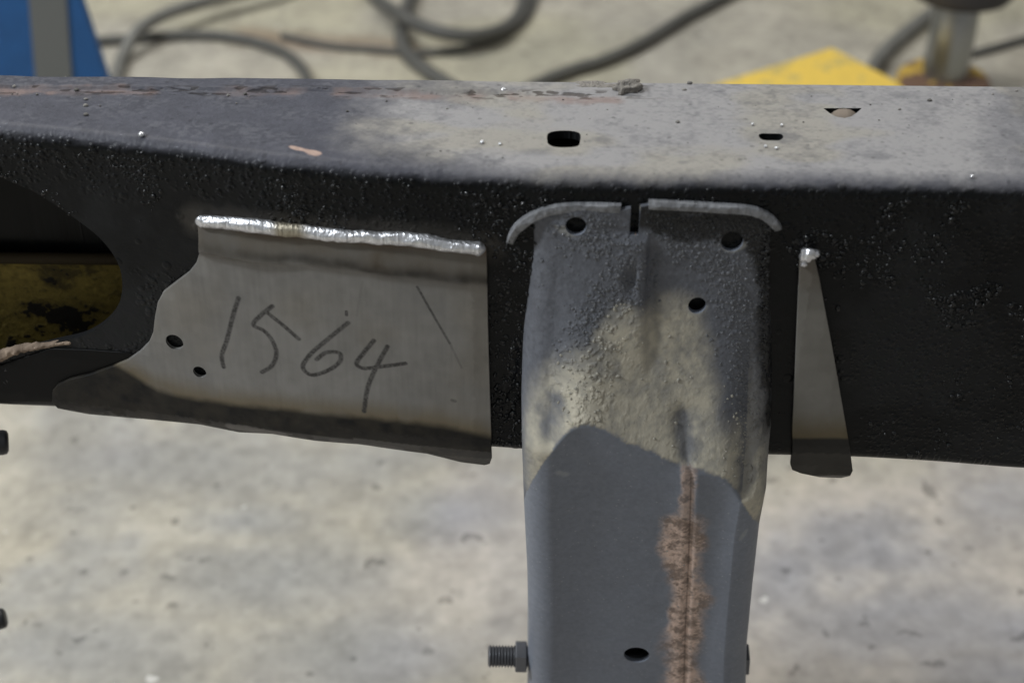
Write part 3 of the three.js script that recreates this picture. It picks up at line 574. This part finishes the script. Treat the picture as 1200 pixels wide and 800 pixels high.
// rolled lips along its top edge
const lipMat = (() => {
  const t = bake(256, 256, (u, v, o) => { const n = fbm(u * 26, v * 26, 601, 4); const k = 0.12 + 0.2 * n; o[0] = k; o[1] = k * 1.02; o[2] = k * 1.08; o[3] = 0.55; o[4] = 0; o[5] = n; }, THREE.RepeatWrapping);
  return baked(t, 0.0008);
})();
function lip(px, label, endAt, sink) {
  const c = new THREE.CatmullRomCurve3(px.map(([a, b]) => onZ(a, b, 0.004)), false, 'centripetal').getPoints(40), up = [], dn = [];
  c.forEach((p, i) => {
    const a = c[Math.max(0, i - 1)], b = c[Math.min(40, i + 1)], nx = -(b.y - a.y), ny = b.x - a.x, L = Math.hypot(nx, ny), w = 0.0024 * sst(-26, 8, Math.abs(i - endAt));
    up.push([p.x + nx / L * w, p.y + ny / L * w]); dn.push([p.x - nx / L * w, p.y - ny / L * w]);
  });
  const out = [...up, ...dn.reverse()], e = c[endAt];
  const g = sheet(out, [], 0.0135, 0.0019, (x, y) => -0.0022 - sink * sst(0.015, 0, Math.hypot(x - e.x, y - e.y)) + 0.001 * (fbm(x * 70, y * 70, 611, 2) - 0.5), [0, 0, 0.06, 0.06], 0.003, 1.1);
  add('bracket_lip', g, lipMat, bracket, label);
}
lip([[597, 283], ...LIP_L.slice(1)], 'left rolled top lip', 0, 0.004);
lip([...LIP_R, [914, 282]], 'right rolled top lip', 40, 0.0085);
// painted-over weld fillets where the bracket meets the rail
const tarMat = (() => {
  const t = bake(256, 256, (u, v, o) => { const l = Math.max(lumps(u, v, 0.05, 0.7, 621, 0.12, 0.5), lumps(u, v, 0.11, 0.4, 631, 0.1, 0.4)), n = fbm(u * 12, v * 12, 641, 3); o[0] = 0.012; o[1] = 0.0125; o[2] = 0.014; o[3] = 0.36 + 0.25 * n; o[4] = 0; o[5] = 0.2 + 0.7 * l; }, THREE.RepeatWrapping);
  return baked(t, 0.001, { specularIntensity: 0.7 });
})();
const gridUV = (g, s) => { const p = g.attributes.position, uv = new Float32Array(p.count * 2); for (let i = 0; i < p.count; i++) { uv[i * 2] = (p.getX(i) + 1) / s; uv[i * 2 + 1] = (p.getY(i) + p.getZ(i) + 1) / s; } g.setAttribute('uv', new THREE.BufferAttribute(uv, 2)); return g; };
for (const [px, s, label] of [[[[600, 282], [603, 330], [602, 400], [600, 460], [603, 505], [607, 524]], 1, 'left weld fillet'], [[[917, 285], [917, 340], [915, 420], [911, 490], [908, 528]], 2, 'right weld fillet']]) {
  const g = bead(px.map(([a, b]) => onZ(a, b, 0.001)), (t, a) => 0.0052 * (0.75 + 0.6 * (fbm(t * 40 + 3, Math.sin(a) * 2 + 9, 650 + s, 3) - 0.3)), 160, 16);
  add('weld_fillet', gridUV(g, 0.08), tarMat, bracket, label);
}

// ------------------------------------------------------------------ the wedge-shaped gusset at the right
let gussetOut;
{
  const px = [[937, 300], [945, 295], [954, 300], [960, 325], [975, 405], [989, 485], [997, 535], [999, 550], [996, 556], [985, 558.5], [960, 557.5], [938, 553], [928, 549], [926, 543], [928, 500], [931, 440], [934, 370]];
  const yb = onF(960, 516, wOff(0.004)).y, yw = onF(948, 332, wOff(0.004)).y;
  const bend = (x, y) => { const d = yb - 0.0052 - y; let z = ZF(x) + 0.0007; if (d > 0) z -= d < 0.006 ? d * d / 0.024 : 0.0015 + (d - 0.006) * 0.42; return z + 0.0012 * sst(yw - 0.004, yw + 0.001, y) * sst(yw + 0.016, yw, y); };
  const out = gussetOut = xyF(px, (x, y) => bend(x, y) + 0.0013);
  const xs = out.map((p) => p[0]), ys = out.map((p) => p[1]), box = [Math.min(...xs) - 0.002, Math.min(...ys) - 0.002, Math.max(...xs) - Math.min(...xs) + 0.004, Math.max(...ys) - Math.min(...ys) + 0.004];
  const t = bake(256, 768, (u, v, o) => {
    const x = box[0] + u * box[2], y = box[1] + v * box[3], n = fbm(x * 50, y * 50, 701, 4), m = fbm(x * 220, y * 220, 709, 3), k = 0.9 + 0.3 * (n - 0.5) + 0.12 * (m - 0.5);
    let r = 0.235 * k, g = 0.228 * k, b = 0.21 * k, metal = 0.35, rough = 0.5 + 0.2 * (n - 0.5);
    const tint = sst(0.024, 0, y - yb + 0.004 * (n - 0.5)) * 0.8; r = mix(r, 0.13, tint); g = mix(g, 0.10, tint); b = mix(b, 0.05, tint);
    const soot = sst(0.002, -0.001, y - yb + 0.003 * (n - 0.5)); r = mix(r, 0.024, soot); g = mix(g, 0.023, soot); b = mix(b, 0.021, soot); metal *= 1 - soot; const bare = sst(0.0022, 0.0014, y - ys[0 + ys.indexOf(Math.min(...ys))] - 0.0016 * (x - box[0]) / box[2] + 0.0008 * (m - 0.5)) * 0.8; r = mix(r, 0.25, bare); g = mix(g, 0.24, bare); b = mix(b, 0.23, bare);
    const burn = sst(yw - 0.01, yw + 0.008, y + 0.008 * (n - 0.5)) * 0.6; r = mix(r, 0.12, burn); g = mix(g, 0.10, burn); b = mix(b, 0.08, burn);
    o[0] = r; o[1] = g; o[2] = b; o[3] = rough; o[4] = metal; o[5] = 0.5 + 0.2 * (m - 0.5);
  });
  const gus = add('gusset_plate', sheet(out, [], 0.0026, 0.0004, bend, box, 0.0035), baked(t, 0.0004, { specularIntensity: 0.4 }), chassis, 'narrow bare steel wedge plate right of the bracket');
  const p = onF(946, 299, wOff(0.004));
  const tack = mergeGeometries([clod(0.0042, 0.0042, 0.0034, 721, 0.45).translate(p.x, p.y, p.z), clod(0.0022, 0.002, 0.002, 727, 0.4, 3).translate(p.x + 0.0038, p.y + 0.0012, p.z), clod(0.0018, 0.0016, 0.0018, 733, 0.4, 3).translate(p.x - 0.001, p.y - 0.005, p.z)]);
  const steel = plain(0.8, 0.81, 0.84, 0.34, 0.9);
  add('weld_tack', tack, steel, gus, 'bright silver weld tack at the tip');
  // beads of weld metal that landed on the rail
  const drops = [[590, 106, 1.5], [565, 167, 1.1], [586, 169, .8], [166, 158, 1.6], [1139, 207, .9], [897, 172, .9], [910, 174, .9], [882, 146, .8], [916, 147, .8]];
  const parts = drops.map(([a, b, r], i) => { const q = onY(a, b, YT + 0.0004); if (b > 150 && a < 200) { q.z = Math.min(q.z, ZF(q.x) - 0.005); } return clod(r * 0.001, r * 0.0009, r * 0.001, 740 + i, 0.3, 2).translate(q.x, q.y + 0.0004, q.z); });
  const s = add('weld_spatter', mergeGeometries(parts), steel, chassis); s.userData.kind = 'stuff';
}
// rusty stud end in the D-shaped hole
{
  const q = onY(989, 133, YT - 0.003);
  const g = new THREE.LatheGeometry([[0, 0], [0.003, -0.0002], [0.0055, -0.0012], [0.0072, -0.003], [0.0075, -0.005], [0.0075, -0.03], [0, -0.03]].map(([x, y]) => new THREE.Vector2(x, y)), 28).translate(q.x, YT - 0.0005, q.z);
  const p = g.attributes.position; for (let i = 0; i < p.count; i++) p.setY(i, p.getY(i) + 0.0012 * (fbm(p.getX(i) * 400, p.getZ(i) * 400, 761, 3) - 0.5));
  g.computeVertexNormals();
  add('stud_end', g, plain(0.22, 0.18, 0.145, 0.9), chassis, 'dirt-covered stud end inside the D-shaped hole');
}
// lumps of dried dirt along the back edge
{
  const t = bake(128, 128, (u, v, o) => { const n = fbm(u * 20, v * 20, 771, 4); o[0] = mix(0.16, 0.30, n); o[1] = mix(0.15, 0.275, n); o[2] = mix(0.14, 0.24, n); o[3] = 0.95; o[4] = 0; o[5] = n; }, THREE.RepeatWrapping);
  const mat = baked(t, 0.0012);
  const specs = [[736, 106, 0.0075, 0.0042, 0.0055, 'rounded brown dirt lump on the rail back edge above the large slot'], [700, 101, 0.012, 0.0012, 0.004, 'thin flat dirt cake left of the rounded lump on the back edge']];
  specs.forEach(([a, b, rx, ry, rz, label], i) => {
    const q = onY(a, b, YT), g = gridUV(clod(rx, ry, rz, 781 + i, 0.5), 0.02);
    const m = add(i ? 'dirt_lump_001' : 'dirt_lump', g, mat); m.position.set(q.x, YT + ry * 0.35, Math.max(q.z, ZR + rz * 0.8)); m.userData = { label, category: 'dirt lump' };
  });
}
// coating thrown up in lumps: small real domes on the rail front and on the bracket
function domes(name, list, material, parent, label) {
  const base = [0, 1, 2].map((q) => clod(1, 1, 1, 900 + q, 0.42, 1)), per = [[], [], []];
  list.forEach((d, i) => per[i % 3].push(d));
  per.forEach((l, q) => {
    const im = new THREE.InstancedMesh(base[q], material, l.length), M = new THREE.Matrix4(), Q = new THREE.Quaternion(), col = new THREE.Color();
    l.forEach(([x, y, z, r, c, turn, flat], i) => {
      Q.setFromAxisAngle(V3(0, 0, 1), turn * 6.283); M.compose(V3(x, y, z), Q, V3(r * (1 + 0.6 * hash(i, q, 5)), r, r * flat)); im.setMatrixAt(i, M); im.setColorAt(i, col.setRGB(c[0], c[1], c[2]));
    });
    im.name = name; im.castShadow = im.receiveShadow = true; im.userData.kind = 'stuff'; if (label) im.userData.label = label; parent.add(im);
  });
}
const inside = (x, y, poly) => { let c = false; for (let i = 0, j = poly.length - 1; i < poly.length; j = i++) { const [a, b] = poly[i], [d, e] = poly[j]; if ((b > y) !== (e > y) && x < (d - a) * (y - b) / (e - b) + a) c = !c; } return c; };
{
  const gloss = new THREE.MeshPhysicalMaterial({ color: 0xffffff, roughness: 0.2, metalness: 0 }), list = [];
  const openWide = opening.map(([x, y]) => [x, y]);
  for (let i = 0; i < 60000 && list.length < 15000; i++) {
    const x = mix(-0.34, 0.34, hash(i, 1, 71)), y = mix(YB(x) + 0.006, YT - 0.010, hash(i, 2, 71));
    if (inside(x, y, openWide) || inside(x, y, plateOut) || inside(x, y, gussetOut)) continue;
    const c = fbm(x * 20 + 3, y * 22 + 7, 73, 3), up = sst(0.02, 0.085, y), near = sst(0.03, 0.0, Math.abs(x - 0.0) - 0.005) * 0.45;
    let want = sst(0.45, 0.66, c + 0.14 * up - 0.08) * (0.2 + 0.8 * up) * sst(0.36, 0.6, fbm(x * 60, y * 60, 75, 3)) * (x > 0.15 ? 0.8 : 1.5) + near;
    for (const q of crackLumps) if (segDist(x, y, q) < 0.0035) want += 0.8;
    if (hash(i, 3, 71) > want) continue;
    const k = hash(i, 4, 71), r = 0.00025 + 0.00085 * k * k * k + 0.0003 * Math.pow(k, 24);
    list.push([x, y, ZF(x) - r * 0.12, r, [0.006, 0.0065, 0.0075], hash(i, 5, 71), 0.7 + 0.5 * hash(i, 6, 71)]);
  }
  domes('coating_lumps', list, gloss, chassis, 'small glossy lumps of black coating on the rail front');
  const mat = new THREE.MeshPhysicalMaterial({ color: 0xffffff, roughness: 0.34, metalness: 0 }), l2 = [];
  const holesAll = rivetHoles.map(([a, b, r]) => { const p = onF(a, b, frontRaw); return [p.x, p.y, r]; }), slot1 = onZ(729, 238, ZTOP), slot2 = onZ(748, 271, ZTOP);
  for (let i = 0; i < 60000 && l2.length < 4200; i++) {
    const y = mix(onZ(700, 560, 0.04).y, onZ(740, 246, ZTOP).y, hash(i, 1, 81)), xl = interp(leftE, y) + 0.006, xr = interp(rightE, y) - 0.006, x = mix(xl, xr, hash(i, 2, 81));
    if (y < creaseY(x) + 0.002) continue;
    if (holesAll.some((h) => Math.hypot(x - h[0], y - h[1]) < h[2] + 0.001) || (x > slot1.x - 0.001 && x < slot2.x + 0.003 && y > slot2.y - 0.001)) continue;
    const n = fbm(x * 34, y * 34, 511, 4), tarShadeD = segDist(x, y, tarShadePts) + 0.016 * (n - 0.5);
    const tarShade = sst(0.016, 0.004, tarShadeD), rg = Math.max(sst(0.020, 0.002, segDist(x, y, roughPts)), sst(0.017, 0.002, segDist(x, y, roughPts2)));
    const dz = segDist(x, y, dustMid) + 0.03 * (n - 0.5) < 0.019 || segDist(x, y, dustMid2) < 0.015 || segDist(x, y, dustLow) < 0.024;
    if (hash(i, 3, 81) > (dz ? 0.35 : 1) * (0.03 + 0.75 * Math.max(tarShade, rg * (0.5 + 0.8 * (n - 0.3))))) continue;
    const k = hash(i, 4, 81), r = 0.00022 + 0.0008 * k * k * k, t = tarShade > 0.5 ? 0.014 : dz ? 0.34 : 0.12;
    l2.push([x, y, front(x, y) - r * 0.25, r, [t, t * (dz ? 0.95 : 1.04), t * (dz ? 0.8 : 1.14)], hash(i, 5, 81), 0.6 + 0.3 * hash(i, 6, 81)]);
  }
  domes('primer_lumps', l2, mat, bracket, 'rough lumps in the bracket paint');
  // grit lying on the top flange
  const dry = plain(1, 1, 1, 0.9), l3 = [];
  for (let i = 0; i < 3000 && l3.length < 150; i++) {
    const x = mix(-0.36, 0.36, hash(i, 1, 91)), z = mix(ZR + 0.004, ZF(x) - 0.012, hash(i, 2, 91)), back = sst(0.03, 0.0, Math.abs(z - ZR - 0.02));
    if (hash(i, 3, 91) > 0.15 + 0.85 * back * sst(0.4, 0.6, fbm(x * 25, 4, 93, 3))) continue;
    if ([slotA, slotB, slotC].some((q) => inside(x, z, q))) continue;
    const k = hash(i, 4, 91), r = 0.0002 + 0.0009 * k * k * k * k, t = mix(0.10, 0.3, hash(i, 7, 91));
    l3.push([x, YT + 0.0002 + r * 0.2, z, r, [t, t * 0.95, t * 0.88], 0, 1]);
  }
  domes('grit', l3, dry, chassis, 'grit lying on the top of the rail');
}
// through bolt below
const steelDark = plain(0.15, 0.153, 0.165, 0.4, 0.7);
{
  const p = onF(610, 769, (x, y) => frontRaw(x + 0.02, y) - 0.017), q = onF(880, 785, (x, y) => frontRaw(x - 0.02, y) - 0.017);
  const cy = p.y, cz = p.z, xWallL = interp(leftE, cy), xWallR = interp(rightE, cy), px = 0.00046;
  const bolt = new THREE.Group(); bolt.name = 'bolt'; bolt.userData.label = 'dark threaded bolt end sticking out left of the bracket'; chassis.add(bolt);
  const prof = []; const len = 0.0250, pitch = 0.0019, R = 0.0070;
  prof.push([0, 0], [R - 0.0012, 0], [R - 0.0003, 0.0009]);
  for (let s = 0.0012; s < len; s += pitch) { prof.push([R, s], [R, s + pitch * 0.22], [R - 0.0012, s + pitch * 0.5], [R - 0.0012, s + pitch * 0.7]); }
  const full = xWallR - xWallL + 0.024; prof.push([R, len], [R, full], [0, full]);
  add('threaded_shank', new THREE.LatheGeometry(prof.map(([x, y]) => new THREE.Vector2(x, y)), 32).rotateZ(-Math.PI / 2).translate(xWallL - 0.0250, cy, cz), steelDark, bolt);
  const nut = (x, r, w, turn) => { const g = new THREE.ExtrudeGeometry(shapeOf(Array.from({ length: 6 }, (_, i) => [r * Math.cos(i * Math.PI / 3 + turn), r * Math.sin(i * Math.PI / 3 + turn)])), { depth: w - 0.0014, bevelEnabled: true, bevelSize: 0.0009, bevelThickness: 0.0007, bevelOffset: -0.0009, bevelSegments: 2 }); return g.rotateY(Math.PI / 2).translate(x, cy, cz); };
  add('nut', nut(xWallL - 0.0072, 0.0108, 0.0072, 0.28), steelDark, bolt, 'dark hexagon nut left of the bracket');
  add('bolt_head', nut(xWallR - 0.0016, 0.0108, 0.005, 0.28), steelDark, bolt, 'bolt head edge right of the bracket');
}
// hanger outside the left edge whose pins reach into view
{
  const a = onZ(-120, 440, -0.06), hang = new THREE.Group(); hang.name = 'hanger'; hang.userData.label = 'hanger whose two dark pin ends show at the left edge'; chassis.add(hang);
  const black = plain(0.018, 0.019, 0.02, 0.45);
  add('hanger_plate', sheet([[a.x - 0.05, YB(-0.4) - 0.001], [a.x + 0.01, YB(-0.4) - 0.001], [a.x + 0.01, -0.26], [a.x - 0.05, -0.26]], [], 0.006, 0.001, () => -0.07, [0, 0, 1, 1], 0.05), black, hang);
  for (const [px, py, tilt, r] of [[11, 518, -0.5, 0.0075], [8, 723, 0.12, 0.0068]]) {
    const p = onZ(px, py, -0.045), L = 0.09;
    const g = new THREE.LatheGeometry([[0, 0], [r * 0.7, 0], [r * 0.93, 0.001], [r, 0.003], [r, L], [0, L]].map(([x, y]) => new THREE.Vector2(x, y)), 28).rotateZ(Math.PI / 2).rotateY(0.3).rotateZ(py > 600 ? 0.1 : 0.35 * tilt);
    add('hanger_pin', g.translate(p.x - 0.0005, p.y, p.z), black, hang);
  }
}

// ------------------------------------------------------------------ behind the rail, on the floor
const hoseTex = (dark) => { const t = bake(256, 64, (u, v, o) => { const n = fbm(u * 40, v * 8, 801 + dark, 4), k = (dark ? 0.075 : 0.14) * (0.7 + 0.6 * n); o[0] = k * 1.02; o[1] = k; o[2] = k * 0.9; o[3] = 0.6; o[4] = 0; o[5] = n; }, THREE.RepeatWrapping); return t; };
const hoseMats = [baked(hoseTex(0), 0.0005), baked(hoseTex(1), 0.0005)];
function hose(name, label, px, r0, dark, lift = []) {
  const r = r0 * 0.88;
  const pts = px.map(([a, b], i) => { const p = onY(a, b, FLOOR + r + (lift[i] || 0)); return p; });
  const g = new THREE.TubeGeometry(new THREE.CatmullRomCurve3(pts, false, 'centripetal'), 140, r, 12);
  const m = add(name, g, hoseMats[dark]); m.userData = { label, category: 'hose', group: 'hoses lying on the floor' };
}
hose('hose', 'grey hose arching down beside the blue post at upper left', [[420, -80], [330, -22], [240, 2], [190, 18], [160, 38], [143, 68], [135, 110], [140, 180]], 0.0105, 0, [0.02, 0.02, 0.022, 0.024, 0.02, 0, 0, 0]);
hose('hose_001', 'dark hose bending in a low arc right of the blue post', [[20, 55], [80, 51], [130, 47], [180, 43], [240, 41], [290, 47], [330, 60], [352, 78], [365, 110], [370, 180]], 0.0088, 1);
hose('hose_002', 'looped dark grey hose at top centre', [[400, -50], [435, -8], [470, 18], [510, 36], [550, 42], [585, 36], [608, 18], [614, -5], [600, -40], [560, -60], [510, -45], [484, -10], [474, 20], [470, 45], [480, 66], [502, 84], [540, 110], [560, 170]], 0.0115, 1, [0, 0, 0.02, 0.024, 0.02, 0.01, 0, 0, 0, 0, 0, 0, 0, 0]);
hose('hose_003', 'thin brown hose crossing under the looped hose', [[330, 42], [390, 54], [440, 58], [500, 62], [560, 52], [606, 32], [625, 5], [630, -40]], 0.006, 1);
hose('hose_004', 'dark hose curving down right of the looped hose', [[960, -90], [900, -30], [850, -4], [800, 22], [750, 52], [705, 72], [660, 86], [610, 110], [560, 170]], 0.0105, 1);
hose('hose_005', 'dark hose passing behind the steel post at upper right', [[1150, -30], [1100, 10], [1062, 38], [1036, 62], [1018, 92], [1010, 150]], 0.0125, 0);
hose('hose_006', 'thin dark hose right of the steel post', [[1070, 78], [1120, 68], [1165, 56], [1230, 38], [1300, 20]], 0.007, 1);
// yellow steel plate arm
{
  const y = FLOOR + 0.07, pts = xz([[975, 55], [1050, 94], [1110, 150], [930, 230], [760, 122]], y);
  const g = new THREE.ExtrudeGeometry(shapeOf(pts.map(([x, z]) => [x, -z])), { depth: 0.066, bevelEnabled: true, bevelSize: 0.003, bevelThickness: 0.002, bevelOffset: -0.003, bevelSegments: 2 }).rotateX(-Math.PI / 2).translate(0, FLOOR + 0.002, 0);
  const t = bake(256, 256, (u, v, o) => { const n = fbm(u * 14, v * 14, 821, 4), w = sst(0.62, 0.7, n); o[0] = mix(0.72, 0.5, w) * (0.9 + 0.2 * n); o[1] = mix(0.50, 0.38, w) * (0.9 + 0.2 * n); o[2] = mix(0.085, 0.12, w); o[3] = 0.55; o[4] = 0; o[5] = n; }, THREE.RepeatWrapping);
  const th = thing('lift_arm', 'bright yellow steel lift arm with pointed end showing above the rail', 'lift arm');
  add('arm_plate', gridUV(g, 0.3), baked(t, 0.0006), th);
}
{
  const c = onY(1107, 87, FLOOR + 0.03), th = thing('jack_post', 'short steel jack post with round black pad on a rusty yellow foot, upper right', 'jack');
  th.position.set(c.x, FLOOR, c.z);
  const lathe = (pts, n = 40) => new THREE.LatheGeometry(pts.map(([x, y]) => new THREE.Vector2(x, y)), n);
  const footTex = bake(256, 128, (u, v, o) => { const n = fbm(u * 16, v * 8, 831, 4), w = sst(0.40, 0.52, n + (u > 0.25 && u < 0.75 ? -0.05 : 0.14)); o[0] = mix(0.55, 0.16, w); o[1] = mix(0.36, 0.09, w); o[2] = mix(0.06, 0.06, w); o[3] = 0.8; o[4] = 0; o[5] = n; }, THREE.RepeatWrapping);
  add('foot', lathe([[0.0, 0], [0.062, 0], [0.064, 0.003], [0.064, 0.02], [0.06, 0.026], [0.04, 0.03], [0, 0.03]]), baked(footTex, 0.001), th, 'rusty yellow round foot');
  add('post', lathe([[0.031, 0.028], [0.031, 0.146], [0, 0.146]]), plain(0.36, 0.37, 0.37, 0.3, 0.9), th, 'bare steel post');
  add('pad', lathe([[0, 0.146], [0.058, 0.146], [0.066, 0.150], [0.07, 0.156], [0.07, 0.174], [0.066, 0.18], [0, 0.18]]), plain(0.035, 0.033, 0.036, 0.55), th, 'round black pad');
}
// blue tapered post
{
  const th = thing('blue_post', 'blue painted steel post with wide grey stripe, cut by the upper left corner', 'post');
  const z = onY(60, 200, FLOOR).z - 0.05;
  const A = (a, b) => { const p = onZ(a, b, z); return [p.x, p.y]; };
  const br = A(122, 82), tr = A(95, 0), k = (br[0] - tr[0]) / (br[1] - tr[1]), xr = (y) => tr[0] + (y - tr[1]) * k, yb = FLOOR, yt = A(60, -60)[1], xlft = A(-160, 40)[0];
  const blue = (() => { const t = bake(256, 256, (u, v, o) => { const n = fbm(u * 18, v * 18, 841, 4); o[0] = 0.008 * (0.8 + 0.4 * n); o[1] = 0.085 * (0.85 + 0.3 * n); o[2] = 0.26 * (0.85 + 0.3 * n); o[3] = 0.5; o[4] = 0; o[5] = n; }, THREE.RepeatWrapping); return baked(t, 0.0004); })();
  const body = new THREE.ExtrudeGeometry(shapeOf([[xlft, yb], [xr(yb), yb], [xr(yt), yt], [xlft, yt]]), { depth: 0.012, bevelEnabled: true, bevelSize: 0.002, bevelThickness: 0.002, bevelOffset: -0.002, bevelSegments: 2 }).translate(0, 0, z - 0.014);
  add('post_body', gridUV(body, 0.3), blue, th);
  const s = [A(34, 0), A(78, 0), A(84, 82), A(41, 82)], kl = (s[3][0] - s[0][0]) / (s[3][1] - s[0][1]), kr = (s[2][0] - s[1][0]) / (s[2][1] - s[1][1]);
  const strip = new THREE.ExtrudeGeometry(shapeOf([[s[0][0] + (yb - s[0][1]) * kl, yb + 0.003], [s[1][0] + (yb - s[1][1]) * kr, yb + 0.003], [s[1][0] + (yt - s[1][1]) * kr, yt - 0.003], [s[0][0] + (yt - s[0][1]) * kl, yt - 0.003]]), { depth: 0.002, bevelEnabled: false }).translate(0, 0, z + 0.0004);
  add('stripe', strip, plain(0.14, 0.145, 0.14, 0.6), th, 'wide grey stripe');
}
renderer.render(scene, camera);
